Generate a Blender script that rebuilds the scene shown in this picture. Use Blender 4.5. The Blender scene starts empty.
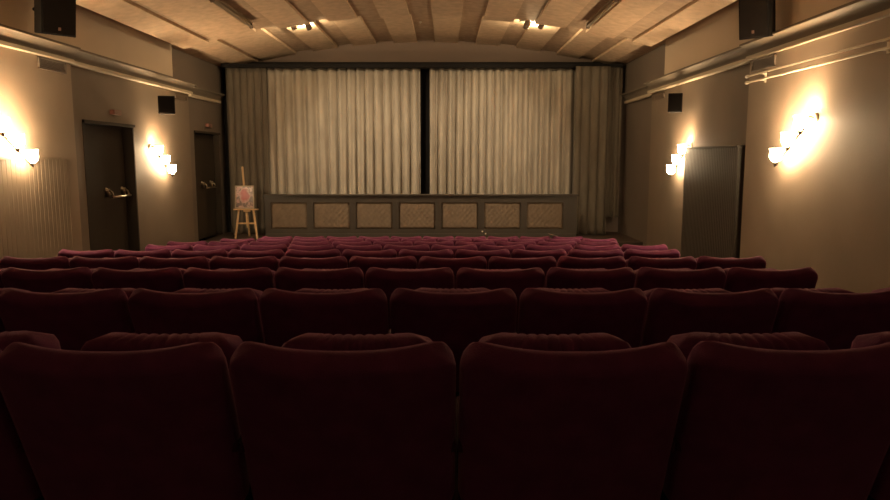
import bpy, bmesh, math, random
from mathutils import Vector, Matrix, Euler
random.seed(7)
sc = bpy.context.scene
COL = sc.collection
PI = math.pi

# ------------------------------------------------------------------ materials
def mat(name, col, rough=.7, noise=0, nscale=8, bump=0, bscale=60, sheen=0, metal=0, spec=.5, stretch=(1, 1, 1), sheen_tint=(1, 1, 1), detail=6, col2=None):
    m = bpy.data.materials.new(name); m.use_nodes = True
    nt = m.node_tree; b = nt.nodes['Principled BSDF']
    b.inputs['Base Color'].default_value = (*col, 1)
    b.inputs['Roughness'].default_value = rough
    b.inputs['Metallic'].default_value = metal
    b.inputs['Specular IOR Level'].default_value = spec
    if sheen:
        b.inputs['Sheen Weight'].default_value = sheen
        b.inputs['Sheen Roughness'].default_value = .32
        b.inputs['Sheen Tint'].default_value = (*sheen_tint, 1)
    tc = nt.nodes.new('ShaderNodeTexCoord'); mp = nt.nodes.new('ShaderNodeMapping')
    mp.inputs['Scale'].default_value = stretch
    nt.links.new(tc.outputs['Object'], mp.inputs['Vector'])
    if noise:
        n = nt.nodes.new('ShaderNodeTexNoise'); n.inputs['Scale'].default_value = nscale; n.inputs['Detail'].default_value = detail
        nt.links.new(mp.outputs['Vector'], n.inputs['Vector'])
        r = nt.nodes.new('ShaderNodeValToRGB')
        c2 = col2 if col2 else tuple(c * (1 + noise) for c in col)
        r.color_ramp.elements[0].color = (*[c * (1 - noise) for c in col], 1); r.color_ramp.elements[0].position = .3
        r.color_ramp.elements[1].color = (*c2, 1); r.color_ramp.elements[1].position = .7
        nt.links.new(n.outputs['Fac'], r.inputs['Fac']); nt.links.new(r.outputs['Color'], b.inputs['Base Color'])
    if bump:
        n2 = nt.nodes.new('ShaderNodeTexNoise'); n2.inputs['Scale'].default_value = bscale; n2.inputs['Detail'].default_value = 4
        nt.links.new(mp.outputs['Vector'], n2.inputs['Vector'])
        bp = nt.nodes.new('ShaderNodeBump'); bp.inputs['Strength'].default_value = bump; bp.inputs['Distance'].default_value = .01
        nt.links.new(n2.outputs['Fac'], bp.inputs['Height']); nt.links.new(bp.outputs['Normal'], b.inputs['Normal'])
    return m
def emit(name, col, s):
    m = bpy.data.materials.new(name); m.use_nodes = True
    b = m.node_tree.nodes['Principled BSDF']
    b.inputs['Base Color'].default_value = (*col, 1)
    b.inputs['Emission Color'].default_value = (*col, 1); b.inputs['Emission Strength'].default_value = s
    return m

M = {}
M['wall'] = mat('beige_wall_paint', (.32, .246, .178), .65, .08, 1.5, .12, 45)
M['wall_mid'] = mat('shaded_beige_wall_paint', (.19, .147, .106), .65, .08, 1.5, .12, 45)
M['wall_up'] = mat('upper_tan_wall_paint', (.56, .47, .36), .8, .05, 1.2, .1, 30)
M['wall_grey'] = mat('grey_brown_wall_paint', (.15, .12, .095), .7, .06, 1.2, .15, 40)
M['arch'] = mat('lunette_grey_paint', (.24, .18, .145), .85, .04, 1)
M['cornice'] = mat('cornice_paint', (.50, .42, .30), .55, .05, 3)
M['cove'] = mat('grey_cove_paint', (.16, .13, .095), .7, .05, 3)
M['wood_wool'] = mat('wood_fibre_board', (.60, .44, .295), .9, .13, 9, .35, 110, detail=10)
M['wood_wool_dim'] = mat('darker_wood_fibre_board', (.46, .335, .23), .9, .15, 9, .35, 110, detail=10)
M['carpet'] = mat('dark_carpet', (.035, .018, .016), .95, .2, 30, .5, 200)
M['stage'] = mat('dark_brown_stage_boards', (.06, .042, .03), .6, .15, 4, stretch=(1, 12, 1))
M['velvet'] = mat('burgundy_velvet', (.21, .052, .13), .85, .14, 14, .3, 350, sheen=.7, spec=.15, sheen_tint=(1, .5, .66))
M['velvet_red'] = mat('wine_red_velvet', (.150, .014, .028), .85, .14, 14, .3, 350, sheen=.9, spec=.15, sheen_tint=(1, .35, .38))
M['iron'] = mat('black_enamelled_iron', (.012, .01, .01), .8, spec=.15)
M['armwood'] = mat('burgundy_arm_pad', (.10, .026, .04), .95, spec=.05, sheen=.3, noise=.3, nscale=10, stretch=(1, .2, 1))
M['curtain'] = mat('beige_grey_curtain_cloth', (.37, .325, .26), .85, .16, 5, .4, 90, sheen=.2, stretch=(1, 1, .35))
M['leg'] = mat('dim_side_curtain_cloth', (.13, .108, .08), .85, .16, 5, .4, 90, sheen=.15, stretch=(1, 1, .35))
M['black'] = mat('black_masking_cloth', (.006, .005, .005), .95)
M['rail_paint'] = mat('grey_brown_panel_paint', (.047, .037, .027), .5, .06, 4)
M['door'] = mat('dark_brown_door_paint', (.047, .038, .029), .8, .06, 3, .15, 12, spec=.12, stretch=(1, 1, .15))
M['rib'] = mat('dark_ribbed_panel_paint', (.065, .054, .041), .55, .06, 3)
M['ribl'] = mat('light_ribbed_panel_paint', (.28, .215, .15), .6, .06, 3)
M['chrome'] = mat('worn_brass_metal', (.42, .36, .27), .33, metal=1)
M['white_metal'] = mat('cream_rod_paint', (.75, .66, .5), .35)
M['spk'] = mat('black_speaker_case', (.008, .007, .0065), .7, spec=.15)
M['grille'] = mat('black_speaker_cloth', (.011, .009, .008), .9, .3, 150, spec=.1)
M['badge'] = mat('pale_badge', (.22, .13, .10), .4)
M['vent'] = mat('vent_metal', (.16, .12, .09), .5)
M['pine'] = mat('pale_pine_wood', (.62, .40, .20), .5, .12, 6, stretch=(1, 1, .2))
M['red_box'] = mat('dull_red_plastic', (.22, .08, .055), .4)
M['tube'] = mat('unlit_glass_tube', (.30, .24, .17), .4)
M['fixture'] = mat('tan_fixture_paint', (.25, .18, .115), .5)
M['paper'] = mat('white_paper', (.8, .72, .6), .6)
M['frame_wood'] = mat('grey_wood_picture_frame', (.34, .27, .19), .5)
M['knob'] = mat('pale_knob', (.95, .85, .7), .3)
M['glow'] = emit('lit_frosted_glass', (1, .72, .42), 78)
M['bulb'] = emit('lit_bulb', (1, .72, .42), 560)
M['glow_fill'] = emit('added_fill_glass', (1, .68, .56), 4); M['bulb_fill'] = emit('added_fill_bulb', (1, .68, .56), 20)  # weak glow for the fill lamps added behind the camera
M['glow_spot'] = emit('lit_spot_lens', (1, .74, .42), 25)

def tuft_mat():
    m = mat('quilted_beige_cloth', (.16, .115, .075), .85, .1, 8)
    return m
M['tuft'] = tuft_mat()

def art_mat():
    m = bpy.data.materials.new('pale_poster_with_red_shape'); m.use_nodes = True
    nt = m.node_tree; b = nt.nodes['Principled BSDF']; b.inputs['Roughness'].default_value = .3
    tc = nt.nodes.new('ShaderNodeTexCoord'); n = nt.nodes.new('ShaderNodeTexNoise'); n.inputs['Scale'].default_value = 16
    nt.links.new(tc.outputs['Object'], n.inputs['Vector'])
    g = nt.nodes.new('ShaderNodeTexGradient'); g.gradient_type = 'SPHERICAL'
    mp = nt.nodes.new('ShaderNodeMapping'); mp.inputs['Scale'].default_value = (9, 1, 6.5); mp.inputs['Location'].default_value = (0, 0, -.2)
    nt.links.new(tc.outputs['Object'], mp.inputs['Vector']); nt.links.new(mp.outputs['Vector'], g.inputs['Vector'])
    ad = nt.nodes.new('ShaderNodeMath'); ad.operation = 'MULTIPLY_ADD'; ad.inputs[1].default_value = 1.0; 
    nt.links.new(n.outputs['Fac'], ad.inputs[0]); nt.links.new(g.outputs['Fac'], ad.inputs[2])
    r = nt.nodes.new('ShaderNodeValToRGB'); e = r.color_ramp.elements
    e[0].position = .45; e[0].color = (.10, .055, .045, 1); e[1].position = .95; e[1].color = (.34, .035, .035, 1)
    r.color_ramp.elements.new(.6).color = (.50, .30, .25, 1)
    nt.links.new(ad.outputs[0], r.inputs['Fac']); nt.links.new(r.outputs['Color'], b.inputs['Base Color'])
    return m
M['art'] = art_mat()

# ------------------------------------------------------------------ mesh helpers
def tag(o, label=None, cat=None, group=None, kind=None):
    if label: o['label'] = label
    if cat: o['category'] = cat
    if group: o['group'] = group
    if kind: o['kind'] = kind
    return o
def empty(name, loc, label, cat, group=None, rot=(0, 0, 0)):
    o = bpy.data.objects.new(name, None); COL.objects.link(o); o.location = loc; o.rotation_euler = rot
    o.empty_display_size = .1
    return tag(o, label, cat, group)
def obj(name, bm, mats, parent=None, smooth=False, loc=(0, 0, 0), bevel=0):
    me = bpy.data.meshes.new(name); bmesh.ops.recalc_face_normals(bm, faces=bm.faces[:]); bm.to_mesh(me); bm.free()
    for m in (mats if isinstance(mats, (list, tuple)) else [mats]): me.materials.append(m)
    if smooth:
        for p in me.polygons: p.use_smooth = True
    o = bpy.data.objects.new(name, me); COL.objects.link(o); o.location = loc
    if parent: o.parent = parent
    if bevel:
        b = o.modifiers.new('bevel', 'BEVEL'); b.width = bevel; b.segments = 2; b.limit_method = 'ANGLE'
    return o
def box(bm, x0, x1, y0, y1, z0, z1, mi=0, M4=None):
    vs = [bm.verts.new((x, y, z)) for x in (x0, x1) for y in (y0, y1) for z in (z0, z1)]
    if M4 is not None:
        for v in vs: v.co = M4 @ v.co
    for f in ((0, 1, 3, 2), (4, 6, 7, 5), (0, 4, 5, 1), (2, 3, 7, 6), (0, 2, 6, 4), (1, 5, 7, 3)):
        fc = bm.faces.new([vs[i] for i in f]); fc.material_index = mi
    return vs
def tube(bm, pts, r, n=10, cap=True):
    pts = [Vector(p) for p in pts]; rs = r if isinstance(r, (list, tuple)) else [r] * len(pts)
    rings = []; up = None
    for i, p in enumerate(pts):
        d = (pts[min(i + 1, len(pts) - 1)] - pts[max(i - 1, 0)]).normalized()
        if up is None:
            up = Vector((0, 0, 1)) if abs(d.z) < .9 else Vector((1, 0, 0))
        s = d.cross(up).normalized(); u = s.cross(d).normalized(); up = u
        rings.append([bm.verts.new(p + (s * math.cos(2 * PI * k / n) + u * math.sin(2 * PI * k / n)) * rs[i]) for k in range(n)])
    for a, b in zip(rings, rings[1:]):
        for k in range(n): bm.faces.new((a[k], a[(k + 1) % n], b[(k + 1) % n], b[k]))
    if cap: bm.faces.new(rings[0]); bm.faces.new(rings[-1])
def lathe(bm, prof, origin, axis, n=16):
    """prof: (radius, distance along the axis)"""
    o = Vector(origin); a = Vector(axis).normalized()
    t = Vector((0, 0, 1)) if abs(a.z) < .9 else Vector((1, 0, 0))
    s = a.cross(t).normalized(); u = a.cross(s)
    rings = [[bm.verts.new(o + a * h + (s * math.cos(2 * PI * k / n) + u * math.sin(2 * PI * k / n)) * max(r, 1e-4)) for k in range(n)] for r, h in prof]
    for p, q in zip(rings, rings[1:]):
        for k in range(n): bm.faces.new((p[k], p[(k + 1) % n], q[(k + 1) % n], q[k]))
    bm.faces.new(rings[0]); bm.faces.new(rings[-1])
def prism(bm, prof, y0, y1, mi=0):
    """closed (x,z) outline swept along y"""
    a = [bm.verts.new((x, y0, z)) for x, z in prof]; b = [bm.verts.new((x, y1, z)) for x, z in prof]
    n = len(prof)
    for k in range(n):
        f = bm.faces.new((a[k], a[(k + 1) % n], b[(k + 1) % n], b[k])); f.material_index = mi
    bm.faces.new(a).material_index = mi; bm.faces.new(b).material_index = mi
def struct(name, bm, m, **k): return tag(obj(name, bm, m, **k), kind='structure')

# ------------------------------------------------------------------ room measures (metres; the camera stands at x=0, y=0)
XL, XR = -4.32, 3.42
XLm, XRm = -4.40, 3.50
XLf, XRf = -4.42, 3.55
Y0, YB = -2.2, 14.5
Y1, Y2 = 8.37, 12.37                      # left wall; the right one steps at Y1R, Y2R
Y1R, Y2R = 8.14, 12.2
ZS = -.2                                   # stage floor
def floor_z(y): return -.0856 * (y - 1.627)
XC = -.38
def arch(x): return 3.63 - .54 * ((x - XC) / 3.95) ** 2

# floor
bm = bmesh.new()
v = [bm.verts.new((x, y, floor_z(y) - d)) for d in (0, .2) for x, y in ((XL - .4, Y0), (XR + .4, Y0), (XR + .4, YB + .3), (XL - .4, YB + .3))]
for f in ((0, 1, 2, 3), (7, 6, 5, 4), (0, 4, 5, 1), (1, 5, 6, 2), (2, 6, 7, 3), (3, 7, 4, 0)): bm.faces.new([v[i] for i in f])
struct('floor', bm, M['carpet'])
# stage platform and the small stair
bm = bmesh.new(); box(bm, XLf, XRf, 12.62, YB, -1.3, ZS); struct('trim_1', bm, M['stage'])
bm = bmesh.new()
for k in range(3): box(bm, 2.9, 3.36, 11.9 + .24 * k, 12.615, -1.02, -.93 + .2 * (k + 1))
tag(obj('stage_steps', bm, M['stage'], bevel=.01), 'dark low steps up to the stage beside the right wall', 'steps')

# walls: boxes beside each other with the door openings left free
D1 = (8.71, 10.13, 1.752); D2 = (12.62, 14.0, 1.772)
T = .35
def side_wall(name, sx, X, Xm, Xf, doors, Y1, Y2, YU):
    bm = bmesh.new()
    def b(x, y0, y1, z0, z1, mi): box(bm, min(x, x + sx * T), max(x, x + sx * T), y0, y1, z0, z1, mi)
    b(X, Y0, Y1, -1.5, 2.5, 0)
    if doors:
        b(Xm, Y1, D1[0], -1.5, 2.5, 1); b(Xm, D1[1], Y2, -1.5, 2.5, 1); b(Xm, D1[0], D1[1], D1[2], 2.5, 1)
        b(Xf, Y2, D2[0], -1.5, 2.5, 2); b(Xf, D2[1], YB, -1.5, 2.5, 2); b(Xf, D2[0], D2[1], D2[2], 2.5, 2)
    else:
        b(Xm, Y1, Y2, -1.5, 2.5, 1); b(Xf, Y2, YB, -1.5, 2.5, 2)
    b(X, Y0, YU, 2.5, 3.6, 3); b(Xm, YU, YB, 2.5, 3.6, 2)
    return struct(name, bm, [M['wall'], M['wall_mid'], M['wall_grey'], M['wall_up']])
side_wall('wall_left', -1, XL, XLm, XLf, True, Y1, Y2, 11.5)
side_wall('wall_right', 1, XR, XRm, XRf, False, Y1R, Y2R, 11.3)
bm = bmesh.new(); box(bm, XL - .5, XR + .5, YB, YB + .2, -1.6, 3.9); struct('wall_front', bm, M['arch'])
bm = bmesh.new(); box(bm, XL - .5, XR + .5, Y0 - .2, Y0, -.3, 3.9); struct('wall_rear', bm, M['wall_up'])

# cornices
def cornice(name, sx, segs):
    bm = bmesh.new()
    for X, y0, y1, dz in segs:
        pr = [(-.06, 2.38), (.045, 2.38), (.052, 2.388), (.052, 2.418), (.046, 2.426), (-.06, 2.426)]
        prism(bm, [(X - sx * o, z + dz) for o, z in pr], y0, y1, 0)
        pr = [(-.06, 2.4265), (.036, 2.4265)]
        for k in range(1, 9):
            t = k / 8 * PI / 2
            pr.append((.036 + .085 * (1 - math.cos(t)), 2.4265 + .105 * math.sin(t)))
        pr += [(.132, 2.532), (.132, 2.556), (-.06, 2.564)]
        prism(bm, [(X - sx * o, z + dz) for o, z in pr], y0, y1, 1)
    return struct(name, bm, [M['cornice'], M['cove']])
cornice('trim_2', -1, [(XL, Y0, Y1, 0), (XLm + .03, Y1, Y2, 0), (XLf + .02, Y2, 14.0, -.03)])
cornice('trim_3', 1, [(XR, Y0, Y1R, 0), (XRm - .03, Y1R, Y2R, 0), (XRf - .02, Y2R, 14.0, -.03)])

# ceiling: arched, lengthwise fibre boards, alternately lower and higher; a step where the nearer part hangs lower
bm = bmesh.new()
YS = 11.45
def strip(x0, x1, y0, y1, off, thick, n=3, mi=0):
    top, bot = [], []
    for k in range(n + 1):
        x = x0 + (x1 - x0) * k / n
        bot.append((x, arch(x) + off)); top.append((x, arch(x) + off + thick))
    prism(bm, bot + top[::-1], y0, y1, mi)
strip(XL - .3, XR + .3, Y0, YB, .0, .12, 40, 1)
strip(XL + .16, XR - .16, Y0, YS, -.10, .105, 36, 1)
low = [(-4.12, -3.72), (-3.62, -2.96), (-2.60, -2.14), (-1.82, -1.37), (-1.01, -.555), (-.20, .26), (.61, 1.07), (1.41, 1.88), (2.22, 2.66), (2.94, 3.24)]
for i, (a, b) in enumerate(low):
    e = .07 * (i % 2)
    strip(a, b, YS + .001, YB - .002, -.045, .047)
    strip(a, b, Y0 + .002, YS + .05 - e, -.14, .045)
struct('ceiling', bm, [M['wood_wool'], M['wood_wool_dim']])

# ------------------------------------------------------------------ doors on the left wall
def door(name, Xw, y0, y1, z1, zb, bar_z, rev, bys):
    X = Xw - rev
    bm = bmesh.new()
    # frame lining round the opening
    box(bm, X - .06, Xw + .004, y1 - .03, y1 + .002, zb, z1 + .002); box(bm, X - .06, Xw + .004, y0 - .002, y0 + .03, zb, z1 + .002)
    box(bm, X - .06, Xw + .03, y0, y1, z1 - .025, z1 + .012)
    fr = struct(name, bm, M['door'])
    bm = bmesh.new(); box(bm, X - .05, X, y0 + .034, y1 - .034, zb + .01, z1 - .03)
    leaf = obj('door_leaf', bm, M['door'], fr, bevel=.004)
    ym0, ym1 = bys
    for y in (ym0, ym1):
        bm = bmesh.new()
        lathe(bm, [(.035, 0), (.035, .012), (.018, .016), (.018, .05), (.0, .05)], (X, y, bar_z), (1, 0, 0), 14)
        box(bm, X + .002, X + .05, y - .014, y + .014, bar_z - .09, bar_z + .02)
        tube(bm, [(X + .05, y, bar_z), (X + .085, y, bar_z - .03), (X + .10, y, bar_z - .085)], .013, 8)
        obj('bar_mount', bm, M['chrome'], leaf, smooth=True)
    bm = bmesh.new(); tube(bm, [(X + .10, ym0 - .03, bar_z - .09), (X + .10, ym1 + .05, bar_z - .09)], .014, 10)
    tag(obj('push_bar', bm, M['chrome'], leaf, smooth=True), 'metal push bar')
    return fr
door('door_1', XLm, D1[0], D1[1], D1[2], floor_z(9.95), .87, .14, (9.5, 9.97))
door('door_2', XLf, D2[0], D2[1], D2[2], ZS, .84, .10, (13.2, 13.68))

def exit_lamp(y, X, z, label):
    r = empty('emergency_lamp', (X, y, z), label, 'lamp', 'emergency lamps above the doors')
    bm = bmesh.new(); box(bm, 0, .06, -.11, .11, -.032, .032); obj('housing', bm, M['red_box'], r, bevel=.008)
    bm = bmesh.new(); box(bm, .0602, .068, -.09, .09, -.02, .02); obj('lens', bm, M['badge'], r)
exit_lamp(9.55, XLm, 1.90, 'small dull red emergency lamp above the nearer dark door')
exit_lamp(13.35, XLf, 1.90, 'small dull red emergency lamp above the farther door by the stage')

# ------------------------------------------------------------------ ribbed panels
def ribbed(name, X, sx, y0, y1, z0, z1, th, m, ledge, pitch, struct_kind=False):
    bm = bmesh.new()
    f = X - sx * th
    pr = []
    n = int((y1 - y0) / pitch)
    for k in range(n):
        a = y0 + (y1 - y0) * k / n; w = (y1 - y0) / n
        pr += [(f, a), (f, a + w * .72), (f + sx * .003, a + w * .82), (f + sx * .003, a + w * .92)]
    pr += [(f, y1), (X, y1), (X, y0)]
    a = [bm.verts.new((x, y, z0)) for x, y in pr]; b = [bm.verts.new((x, y, z1)) for x, y in pr]
    for k in range(len(pr)): bm.faces.new((a[k], a[(k + 1) % len(pr)], b[(k + 1) % len(pr)], b[k]))
    bm.faces.new(a); bm.faces.new(b)
    if struct_kind:
        box(bm, min(X, f - sx * .02), max(X, f - sx * .02), y0, y1 - ledge, z1, z1 + .025)
        return struct(name, bm, m)
    return bm
ribbed('trim_4', XL - .01, -1, Y0, 8.12, -1.2, 1.285, .03, M['ribl'], .15, .075, True)
t = empty('ribbed_cover', (0, 0, 0), 'tall dark ribbed cover standing in the right wall recess', 'wall cover')
obj('ribbed_front', ribbed('x', XRm - .0, 1, 8.30, 10.12, floor_z(8.3) , 1.425, .10, M['rib'], 0, .055), M['rib'], t)
bm = bmesh.new(); box(bm, XRm - .13, XRm, 8.27, 10.15, 1.426, 1.45); obj('top_board', bm, M['rib'], t, bevel=.004)

# ------------------------------------------------------------------ vents
def vent(label, X, sx, y0, y1, z0, z1):
    r = empty('wall_vent', (X, (y0 + y1) / 2, (z0 + z1) / 2), label, 'vent', 'wall vents')
    h = (z1 - z0) / 2; w = (y1 - y0) / 2; s = -sx
    bm = bmesh.new()
    for a in ((-w, w, h - .015, h), (-w, w, -h, -h + .015), (-w, -w + .015, -h, h), (w - .015, w, -h, h)):
        box(bm, min(0, s * .02), max(0, s * .02), a[0], a[1], a[2], a[3])
    obj('vent_frame', bm, M['vent'], r)
    bm = bmesh.new(); box(bm, min(0, s * .003), max(0, s * .003), -w + .014, w - .014, -h + .014, h - .014)
    obj('vent_back', bm, M['vent'], r)
    n = 6
    bm = bmesh.new()
    for k in range(n):
        z = -h + .02 + (2 * h - .04) * (k + .5) / n
        box(bm, min(s * .004, s * .012), max(s * .004, s * .012), -w + .016, w - .016, z - .003, z + .003)
    obj('vent_slats', bm, M['vent'], r)
vent('grey slatted vent under the cornice near the big left speaker', XL, -1, 7.70, 8.24, 2.245, 2.37)
vent('grey slatted vent under the cornice above the double rods', XR, 1, 7.50, 8.06, 2.245, 2.37)
vent('small dark vent under the cornice beside the small left speaker', XLm, -1, 11.75, 12.25, 2.25, 2.34)
vent('small dark vent under the cornice beside the small right speaker', XRm, 1, 11.5, 12.1, 2.25, 2.34)

# double rods on the right wall
t = empty('double_rod', (0, 0, 0), 'pair of thin cream horizontal rods fixed along the right wall', 'rods')
for z in (2.195, 2.128):
    bm = bmesh.new(); tube(bm, [(XR - .07, 3.0, z), (XR - .07, 8.02, z)], .011, 8)
    lathe(bm, [(.018, 0), (.018, .05), (.0, .05)], (XR - .07, 8.0, z), (0, 1, 0), 10)
    obj('rod', bm, M['white_metal'], t, smooth=False)
for y in (3.6, 5.6, 7.72):
    bm = bmesh.new(); box(bm, XR - .075, XR, y - .012, y + .012, 2.185, 2.205); box(bm, XR - .075, XR, y - .012, y + .012, 2.118, 2.138); box(bm, XR - .012, XR, y - .018, y + .018, 2.10, 2.22)
    obj('rod_bracket', bm, M['white_metal'], t)

# ------------------------------------------------------------------ speakers
def speaker(label, loc, yaw, tilt, w, d, h, wallx, big=True):
    r = empty('loudspeaker', loc, label, 'loudspeaker', None, (tilt, 0, yaw))
    bm = bmesh.new()
    f, b_ = w / 2, w / 2 * .72
    pts = [(-f, -d / 2), (f, -d / 2), (b_, d / 2), (-b_, d / 2)]
    a = [bm.verts.new((x, y, -h / 2)) for x, y in pts]; c = [bm.verts.new((x, y, h / 2)) for x, y in pts]
    for k in range(4): bm.faces.new((a[k], a[(k + 1) % 4], c[(k + 1) % 4], c[k]))
    bm.faces.new(a); bm.faces.new(c)
    obj('cabinet', bm, M['spk'], r, bevel=.008)
    bm = bmesh.new(); box(bm, -f + .012, f - .012, -d / 2 - .012, -d / 2 - .0005, -h / 2 + .015, h / 2 - .015)
    obj('speaker_grille', bm, M['grille'], r, bevel=.004)
    if big:
        bm = bmesh.new(); box(bm, -.012, .012, -d / 2 - .016, -d / 2 - .0125, -h / 2 + .05, -h / 2 + .08); obj('badge', bm, M['badge'], r)
    bm = bmesh.new()
    mi = Matrix.Translation(Vector(loc)) @ Euler((tilt, 0, yaw)).to_matrix().to_4x4()
    inv = mi.inverted()
    wl = inv @ Vector((wallx - math.copysign(.03, wallx), loc[1] + .30, loc[2] + .02))
    tube(bm, [(0, d / 2 - .01, .02), wl], .018, 8)
    obj('wall_bracket', bm, M['spk'], r)
speaker('large black loudspeaker hung above the left cornice', (-3.93, 7.35, 2.82), math.radians(50), math.radians(9), .33, .30, .58, XL)
speaker('large black loudspeaker hung above the right cornice', (3.17, 7.4, 2.80), math.radians(-46), math.radians(9), .30, .28, .58, XR)
speaker('small black loudspeaker on the left wall between the two doors', (-4.19, 10.85, 2.085), math.radians(20), 0, .24, .19, .27, XLm, False)
speaker('small black loudspeaker under the right cornice near the stage', (3.33, 10.4, 2.085), math.radians(-24), 0, .20, .19, .27, XRm, False)

# ------------------------------------------------------------------ wall lamps: a slanting bar with three glass shades
def sconce(label, wallx, sx, y, z, run=.50, drop=.36, g_m='glow', b_m='bulb'):
    s = -sx                                   # towards the room
    r = empty('wall_lamp', (wallx, y, z), label, 'wall lamp', 'three shade wall lamps')
    bm = bmesh.new(); lathe(bm, [(.045, 0), (.045, .012), (.03, .022), (.0, .022)], (0, 0, 0), (s, 0, 0), 16)
    obj('wall_plate', bm, M['chrome'], r, smooth=False)
    bm = bmesh.new(); tube(bm, [(s * .015, 0, 0), (s * .07, .005, .012), (s * .10, .01, -.02), (s * .11, .0, -.095)], .009, 8)
    obj('arm', bm, M['chrome'], r, smooth=True)
    p0 = Vector((s * .11, .0, -.10)); p1 = Vector((s * .13, run, -drop - .09))
    bm = bmesh.new(); tube(bm, [p0, p1], .008, 8); obj('lamp_bar', bm, M['chrome'], r, smooth=True)
    for k, t in enumerate((.12, .54, .96)):
        p = p0.lerp(p1, t)
        bm = bmesh.new()
        lathe(bm, [(.008, -.012), (.020, 0), (.026, .022), (.020, .028), (.004, .028)], p, (0, 0, 1), 12)
        obj('lamp_holder', bm, M['chrome'], r, smooth=True)
        bm = bmesh.new()
        lathe(bm, [(.016, .024), (.042, .042), (.060, .075), (.062, .105), (.056, .135), (.066, .160), (.061, .159), (.050, .134), (.054, .105), (.050, .078), (.030, .052), (.006, .044)], p, (0, 0, 1), 20)
        g = tag(obj('glass_shade', bm, M[g_m], r, smooth=True), 'lit frosted glass shade')
        bm = bmesh.new()
        lathe(bm, [(.008, .046), (.014, .07), (.030, .095), (.033, .112), (.024, .137), (.007, .150), (.001, .151)], p, (0, 0, 1), 14)
        obj('bulb', bm, M[b_m], g, smooth=True)
sconce('lit three shade wall lamp over the ribbed panel, nearest on left wall', XL, -1, 6.76, 1.66)
sconce('lit three shade wall lamp between the two dark doors', XLm, -1, 10.66, 1.465)
sconce('lit three shade wall lamp under the double rods', XR, 1, 6.62, 1.67)
sconce('lit three shade wall lamp beside the tall dark ribbed cover', XRm, 1, 10.15, 1.47)

# added unseen pair behind the camera: dim fill for the rear-facing seat backs
sconce('added dim three shade fill lamp, out of view at the rear of the left wall', XL, -1, -1.6, 2.0, g_m='glow_fill', b_m='bulb_fill')
sconce('added dim three shade fill lamp, out of view at the rear of the right wall', XR, 1, -1.6, 2.0, g_m='glow_fill', b_m='bulb_fill')

# ------------------------------------------------------------------ ceiling lamps
def tube_lamp(label, x, y0, y1):
    z = arch(x) - .13; sl = -2 * .54 * (x - XC) / 3.95 ** 2
    r = empty('tube_lamp', (x, y0, z), label, 'ceiling lamp', 'unlit tube lamps on the ceiling', (0, -math.atan(sl), 0))
    L = y1 - y0
    bm = bmesh.new(); box(bm, -.035, .035, 0, L, -.03, -.001); obj('fixture_body', bm, M['fixture'], r, bevel=.004)
    bm = bmesh.new(); tube(bm, [(0, .03, -.062), (0, L - .03, -.062)], .019, 12); obj('glass_tube', bm, M['tube'], r, smooth=True)
    for y in (.0, L - .03):
        bm = bmesh.new(); box(bm, -.024, .024, y, y + .03, -.088, -.03); obj('tube_socket', bm, M['vent'], r)
tube_lamp('unlit tube lamp on the left side of the boarded ceiling', -2.87, 9.0, 10.8)
tube_lamp('unlit tube lamp on the right side of the boarded ceiling', 2.12, 9.0, 10.8)

def ceiling_spots(label, x, aim):
    y = 11.62; z = arch(x)
    r = empty('ceiling_spotlight', (x, y, z), label, 'spotlight', 'twin spotlights behind the ceiling step')
    bm = bmesh.new(); box(bm, -.24, .24, -.05, .05, -.060, -.046); obj('mounting_bar', bm, M['vent'], r)
    for dx in (-.12, .12):
        d = (Vector(aim) - Vector((x + dx, y, z - .105))).normalized()
        o = Vector((dx, 0, -.108))
        bm = bmesh.new(); lathe(bm, [(.02, -.07), (.035, -.06), (.045, -.02), (.045, .07), (.040, .07), (.036, .05)], o, d, 16)
        tube(bm, [(dx, 0, -.058), (dx, 0, -.09)], .012, 8)
        hd = obj('spot_head', bm, M['vent'], r, smooth=False)
        bm = bmesh.new(); lathe(bm, [(.036, .051), (.036, .056), (.001, .056)], o, d, 16); obj('spot_lens', bm, M['glow_spot'], hd)
        l = bpy.data.lights.new('spot_light', 'SPOT'); l.energy = SPOT_E; l.color = (1, .78, .52); l.spot_size = math.radians(92); l.spot_blend = 1; l.shadow_soft_size = .04
        lo = bpy.data.objects.new('spot_light', l); COL.objects.link(lo)
        lo.location = Vector((x, y, z)) + o + d * .09; lo.rotation_euler = d.to_track_quat('-Z', 'Y').to_euler()
    # the open lamp that washes the boards behind the step
    l = bpy.data.lights.new('wash_light', 'POINT'); l.energy = WASH_E; l.color = (1, .74, .42); l.shadow_soft_size = .03
    lo = bpy.data.objects.new('wash_light', l); COL.objects.link(lo); lo.location = (x, y + .32, z - .125)
SPOT_E = 84; WASH_E = 30
ceiling_spots('twin spotlight behind the ceiling step, on its left half', -2.30, (-1.1, 14.2, .5))
ceiling_spots('twin spotlight behind the ceiling step, on its right half', 1.42, (.25, 14.2, .5))
bm = bmesh.new(); lathe(bm, [(.022, 0), (.022, .012), (.006, .02), (.001, .035)], (-.42, 12.6, arch(-.42) - .001), (0, 0, -1), 12)
tag(obj('ceiling_hook', bm, M['knob']), 'tiny pale hook in the middle of the ceiling', 'hook')

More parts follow.
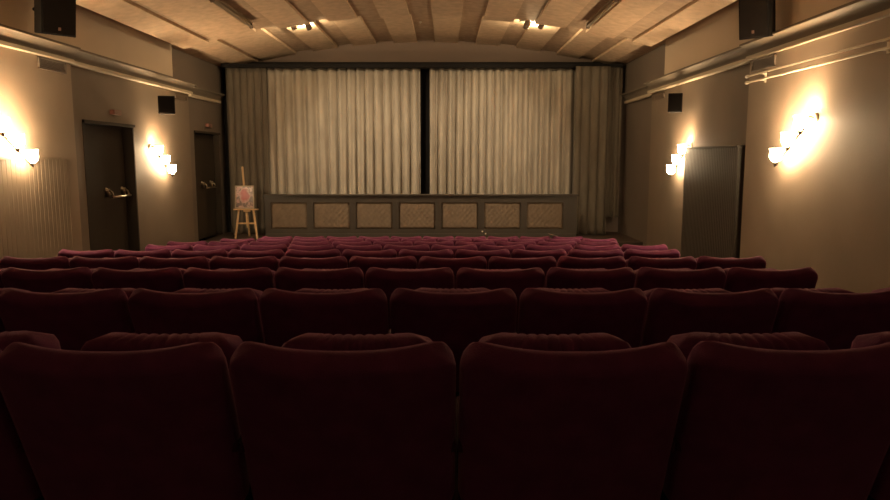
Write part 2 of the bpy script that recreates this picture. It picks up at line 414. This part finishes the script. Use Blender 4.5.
# ------------------------------------------------------------------ curtains
def curtain(name, label, x0, x1, y, z0, z1, seed, amp=.05, pitch=.20, lean=0):
    rnd = random.Random(seed)
    n = max(6, int((x1 - x0) / .0125)); nz = 26
    # irregular pleats: cumulated phase
    ph = [rnd.uniform(0, 6.28)]; 
    k1 = [(rnd.uniform(.8, 3.2), rnd.uniform(0, 6.28), rnd.uniform(.3, 1)) for _ in range(4)]
    for i in range(n):
        x = (x1 - x0) * i / n
        m = 1 + .28 * sum(a * math.sin(f * x + p) for f, p, a in k1) / 2
        ph.append(ph[-1] + 2 * PI / pitch * (x1 - x0) / n * max(.45, m))
    bm = bmesh.new(); rows = []
    sec = rnd.uniform(0, 6)
    for j in range(nz + 1):
        t = j / nz; z = z1 + (z0 - z1) * t; row = []
        for i in range(n + 1):
            x = x0 + (x1 - x0) * i / n
            p = ph[i] + .35 * math.sin(2.3 * t + i * .011 + sec) * t
            s = math.sin(p)
            s = math.copysign(abs(s) ** .62, s) * .6 + .4 * math.sin(2 * p + sec + t * 1.2) * (.4 + .4 * math.sin(i * .037 + sec))
            row.append(bm.verts.new((x + .012 * math.cos(p) * (.5 + .5 * t), y - lean * t + s * amp * (.55 + .45 * t), z)))
        rows.append(row)
    for a, b in zip(rows, rows[1:]):
        for i in range(n): bm.faces.new((a[i], a[i + 1], b[i + 1], b[i]))
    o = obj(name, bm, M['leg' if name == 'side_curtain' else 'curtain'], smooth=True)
    s = o.modifiers.new('cloth_thickness', 'SOLIDIFY'); s.thickness = .006
    return tag(o, label, 'curtain')
curtain('stage_curtain', 'wide beige pleated stage curtain left of the dark gap', -3.52, -.48, 14.16, ZS + .02, 3.03, 3, .12, .185)
curtain('stage_curtain', 'wide beige pleated stage curtain right of the dark gap', -.29, 2.60, 14.16, ZS + .02, 3.03, 5, .12, .185)
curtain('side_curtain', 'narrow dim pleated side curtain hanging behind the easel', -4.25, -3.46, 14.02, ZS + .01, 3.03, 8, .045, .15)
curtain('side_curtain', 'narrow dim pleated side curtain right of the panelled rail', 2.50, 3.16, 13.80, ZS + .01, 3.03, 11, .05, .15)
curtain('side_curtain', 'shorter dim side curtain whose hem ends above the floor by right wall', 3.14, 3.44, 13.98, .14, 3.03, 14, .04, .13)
bm = bmesh.new(); box(bm, XL + .02, XR - .0, 13.92, 14.30, 3.03, 3.10); 
tag(obj('curtain_rail', bm, M['black'], bevel=.01), 'long black rail from which the stage curtains hang', 'curtain rail')
bm = bmesh.new(); box(bm, XLf + .02, 3.12, 14.34, 14.37, ZS, 3.18)
tag(obj('masking_cloth', bm, M['black']), 'black cloth seen in the gap between the stage curtains', 'cloth')

# ------------------------------------------------------------------ panelled rail with seven quilted fields
R0, R1 = -3.42, 2.50; RY = 13.42
t = empty('panelled_rail', (0, RY, ZS), 'long low grey brown rail with seven quilted fields before the curtains', 'stage rail')
fx = [-3.311 + .811 * k for k in range(7)]; fw = .69; fz0, fz1 = .16, .665
bm = bmesh.new()
xs = [R0] + [c for f in fx for c in (f, f + fw)] + [R1]
for i in range(0, len(xs), 2): box(bm, xs[i], xs[i + 1], 0, .08, 0, .79)
for f in fx:
    box(bm, f, f + fw, 0, .08, 0, fz0); box(bm, f, f + fw, 0, .08, fz1, .79); box(bm, f, f + fw, .045, .08, fz0, fz1)
obj('rail_body', bm, M['rail_paint'], t)
bm = bmesh.new(); box(bm, R0 - .02, R1 + .03, -.035, .11, .7905, .82); obj('cap_board', bm, M['rail_paint'], t, bevel=.006)
bm = bmesh.new(); box(bm, R0, R1, -.025, -.001, .0, .07); obj('base_board', bm, M['rail_paint'], t, bevel=.004)
for f in fx:
    bm = bmesh.new()
    nx, nz = 40, 28; g = []
    for j in range(nz + 1):
        row = []
        for i in range(nx + 1):
            u, w = i / nx, j / nz
            a = (u * 7 + w * 4.5) * PI; b = (u * 7 - w * 4.5) * PI
            h = .013 * (abs(math.sin(a)) * abs(math.sin(b))) ** .5
            e = min(1, min(u, 1 - u, w, 1 - w) * 16)
            row.append(bm.verts.new((f + .004 + (fw - .008) * u, .043 - (.018 + h) * e ** .5, fz0 + .004 + (fz1 - fz0 - .008) * w)))
        g.append(row)
    for a, b in zip(g, g[1:]):
        for i in range(nx): bm.faces.new((a[i], a[i + 1], b[i + 1], b[i]))
    obj('quilted_panel', bm, M['tuft'], t, smooth=True)
for (x, z, lb) in ((.71, -.085, 'tiny pale round knob on the rail, upper of two'), (.77, -.125, 'tiny pale round knob on the rail, lower of two')):
    bm = bmesh.new(); lathe(bm, [(.006, 0), (.006, .012), (.014, .016), (.014, .028), (.004, .034)], (x, RY if z > -.12 else RY - .025, z), (0, -1, 0), 12)
    tag(obj('round_knob', bm, M['knob'], smooth=True), lb, 'knob')

# ------------------------------------------------------------------ easel and framed picture
ex, ey = -3.72, 13.3
t = empty('wooden_easel', (ex, ey, ZS), 'pale pine easel standing on the stage beside the panelled rail', 'easel')
def slat(name, a, b, w=.035, d=.022, m='pine'):
    a, b = Vector(a), Vector(b); dv = b - a
    bm = bmesh.new(); box(bm, -w / 2, w / 2, -d / 2, d / 2, 0, dv.length)
    q = dv.to_track_quat('Z', 'Y'); 
    mt = Matrix.Translation(a) @ q.to_matrix().to_4x4()
    # keep the slat's wide face towards -y
    for v in bm.verts: v.co = mt @ v.co
    return obj(name, bm, M[m], t, bevel=.002)
def slat2(name, a, b, w=.035, d=.022):
    a, b = Vector(a), Vector(b); z = (b - a).normalized(); y = Vector((0, 1, 0)); x = y.cross(z).normalized(); y = z.cross(x)
    bm = bmesh.new()
    for v in box(bm, -w / 2, w / 2, -d / 2, d / 2, 0, (b - a).length): v.co = a + x * v.co.x + y * v.co.y + z * v.co.z
    return obj(name, bm, M['pine'], t, bevel=.002)
slat2('front_leg', (-.205, -.12, 0), (-.155, .04, .62)); slat2('front_leg', (.205, -.12, 0), (.10, .04, .62))
slat2('rear_leg', (-.055, .30, 0), (-.055, .075, .95), .03)
slat2('mast', (.0, -.005, .20), (-.09, .10, 1.34), .032)
slat2('shelf', (-.24, -.04, .545), (.22, -.04, .545), .025, .07)
slat2('cross_bar', (-.19, -.05, .285), (.165, -.05, .285), .028, .02)
slat2('shelf_block', (-.06, -.035, .515), (.07, -.035, .515), .035, .03)
p = empty('framed_picture', (ex - .035, ey - .015, ZS + .56), 'small framed pale picture with a red shape resting on the easel', 'picture', None, (math.radians(-5), 0, 0))
W2, H2 = .18, .43
bm = bmesh.new()
for a in ((-W2, W2, 0, .022), (-W2, W2, H2 - .022, H2), (-W2, -W2 + .022, .022, H2 - .022), (W2 - .022, W2, .022, H2 - .022)): box(bm, a[0], a[1], -.035, -.015, a[2], a[3])
obj('picture_frame', bm, M['frame_wood'], p)
bm = bmesh.new()
for v in box(bm, -W2 + .0225, W2 - .0225, -.026, -.018, -H2 / 2 + .0225, H2 / 2 - .0225): pass
o = obj('picture_sheet', bm, M['art'], p, loc=(0, 0, H2 / 2))

# ------------------------------------------------------------------ cinema seats
PITCH = .54
def pad(w, zb, zt, dip, thick, r_c, r_e, rib=None, nx=30, nz=22, wing=0, s=.85):
    """A cushion standing upright: x across, z up, y through. Returns bmesh."""
    bm = bmesh.new()
    def cosp(k, n, s=s):
        t = k / n; return (1 - s) * t + s * (1 - math.cos(PI * t)) / 2
    front, back = {}, {}
    for j in range(nz + 1):
        v = cosp(j, nz)
        for i in range(nx + 1):
            u = cosp(i, nx) * 2 - 1
            ztop = zt - dip * (1 - min(1, abs(u) / .8) ** 2) - .012 * max(0, (abs(u) - .85) / .15) ** 2
            if rib: ztop -= rib(u) * .5
            z = zb + (ztop - zb) * v
            dz = ztop - z; W = w
            if dz < r_c: W = w - r_c + math.sqrt(max(0, r_c ** 2 - (r_c - dz) ** 2))
            db = z - zb
            if db < .03: W = min(W, w - .03 + math.sqrt(max(0, .03 ** 2 - (.03 - db) ** 2)))
            x = u * W
            e = min(W - abs(x), dz, db)
            k = min(1, e / r_e); th = thick * math.sqrt(max(0, 1 - (1 - k) ** 2))
            yc = wing * abs(u) ** 2.6
            rb = 0
            if rib: rb = rib(x / w) * min(1, e / .02)
            edge = i in (0, nx) or j in (0, nz)
            a = bm.verts.new((x, yc + th * .5 - rb * 0, z))
            front[i, j] = a
            back[i, j] = a if edge else bm.verts.new((x, yc - th * .5 + rb, z))
    for j in range(nz):
        for i in range(nx):
            for d in (front, back):
                q = [d[i, j], d[i + 1, j], d[i + 1, j + 1], d[i, j + 1]]
                try: bm.faces.new(q)
                except ValueError: pass
    bmesh.ops.remove_doubles(bm, verts=bm.verts[:], dist=.0004)
    return bm
def chan(t):
    # six narrow channels in the middle, a wide plain one either side
    if abs(t) > .60: return .0
    ph = (t + .60) / 1.2 * 7
    return .013 * (1 - abs(math.sin(PI * ph)) ** .38)
def xform(bm, mt):
    for v in bm.verts: v.co = mt @ v.co
def build_seat():
    proto = {}
    REC = math.radians(22)
    bm = pad(.266, 0, .50, .008, .085, .050, .026, None, wing=.036)
    # lean back: the top comes towards the viewer; pivot on the top edge
    xform(bm, Matrix.Translation((0, .03, .862)) @ Matrix.Rotation(REC, 4, 'X') @ Matrix.Translation((0, 0, -.50)))
    root = bpy.data.objects.new('cinema_seat', None); COL.objects.link(root); root.empty_display_size = .1
    obj('backrest', bm, M['velvet'], root, smooth=True)
    bm = pad(.226, 0, .447, 0.004, .15, .06, .05, chan, nx=84, nz=18, s=.4)
    # the tipped-up seat: its padded side looks back at the rows behind
    xform(bm, Matrix.Translation((0, .345, .375)) @ Matrix.Rotation(math.radians(-7), 4, 'X'))
    obj('tipped_up_seat', bm, M['velvet'], root, smooth=True)
    for s in (-1, 1):
        bm = bmesh.new(); x = s * .2535
        a, b = (x - .011, x + .011)
        # side standard: foot, post, arm carrier
        prism(bm, [(a, 0), (b, 0), (b, .40), (a, .40)], .17, .25)
        box(bm, a, b, .10, .46, 0.0, .03); box(bm, a, b, .15, .46, .38, .415)
        box(bm, a, b, .43, .46, .41, .575)
        obj('side_standard', bm, M['iron'], root)
        bm = bmesh.new(); box(bm, s * .254 - .0145, s * .254 + .0145, .14, .49, .577, .607)
        obj('armrest', bm, M['armwood'], root, bevel=.008)
    return root
seat0 = build_seat(); used = [False]
def copy_seat(red):
    if not used[0]:
        used[0] = True; return seat0
    r = seat0.copy(); COL.objects.link(r)
    for ch in seat0.children:
        c = ch.copy(); COL.objects.link(c); c.parent = r
    return r
row_y = [1.537 + 1.268 * n for n in range(9)]
ordw = ['', 'second', 'third', 'fourth', 'fifth', 'sixth', 'seventh', 'eighth', 'ninth']
rown = ['nearest row', 'second row from the camera', 'third row from the camera', 'fourth row from the camera', 'middle row, fifth of nine', 'fourth row from the stage', 'third row from the stage', 'second row from the stage', 'row closest to the stage']
right = [2.19, 2.465, 2.22, 2.49, 2.25, 2.535, 2.285, 2.575, 2.32]
nleft = [None, None, None, 11, 11, 11, 11, 11, 10]
spec = []
for n in range(9):
    ks = range(nleft[n]) if nleft[n] else {0: range(1, 7), 1: range(0, 9), 2: range(0, 10)}[n]
    N = len(ks)
    for q, k in enumerate(ks):
        cx = right[n] - PITCH * (k + .5)
        if n == 0:
            lab = {0: 'sliver of a seat at the right edge of the picture', 1: 'rightmost of the four large', 2: 'second from the right of the four large', 3: 'second from the left of the four large', 4: 'leftmost of the four large', 5: 'sliver of a seat at the left edge of the picture'}[q]
            lab = ('dark burgundy seat in the nearest row, ' + (lab.replace(' large', '') if q in (1, 2, 3, 4) else ('cut off by the ' + ('right' if q == 0 else 'left') + ' picture edge')))
        else:
            if n >= 3:
                m = N
                a = 'rightmost' if q == 0 else 'leftmost' if q == m - 1 else 'the middle one' if (m % 2 and q == m // 2) else (ordw[q] + ' from the right') if q < m / 2 else (ordw[m - 1 - q] + ' from the left')
            else:
                a = 'rightmost' if q == 0 else 'cut by the picture edge' if q == N - 1 else ordw[q] + ' from the right'
            lab = 'burgundy velvet seat in the ' + rown[n] + ', ' + a
        spec.append((n, cx, lab))
for n, cx, lab in spec:
    r = copy_seat(False)
    y = row_y[n]; r.location = (cx, y, floor_z(y + .2) + .009)
    rz = random.uniform(-.012, .012); r.rotation_euler = (random.uniform(-.006, .006), 0, 0)
    r.location.y += random.uniform(-.012, .012)
    tag(r, lab, 'cinema seat', 'rows of burgundy cinema seats')

# small folded paper left on a seat of the farthest row
bm = bmesh.new()
for v in box(bm, -.055, .055, -.06, .06, 0, .004): v.co.z += abs(v.co.x) * .25
o = obj('folded_paper', bm, M['paper']); o.location = (1.79, row_y[8] + .02, floor_z(row_y[8] + .2) + .895); o.rotation_euler = (0, math.radians(18), .4)
tag(o, 'small white folded paper lying on a seat back near the stage', 'paper')

# ------------------------------------------------------------------ camera, world, view
cam = bpy.data.cameras.new('camera'); cam.sensor_width = 36; cam.lens = 36 * 708 / 890; cam.clip_start = .02
co = bpy.data.objects.new('camera', cam); COL.objects.link(co); co.location = (0, 0, 1.30)
co.rotation_euler = (math.radians(90 - 7.4), 0, 0); sc.camera = co
w = bpy.data.worlds.new('world'); sc.world = w; w.use_nodes = True
w.node_tree.nodes['Background'].inputs['Color'].default_value = (0, 0, 0, 1); w.node_tree.nodes['Background'].inputs['Strength'].default_value = 0
sc.view_settings.view_transform = 'Standard'; sc.view_settings.look = 'None'; sc.view_settings.gamma = 1
sc.view_settings.exposure = 0.55
sc.cycles.use_denoising = True; sc.cycles.max_bounces = 10; sc.cycles.diffuse_bounces = 6
sc.cycles.sample_clamp_indirect = 4
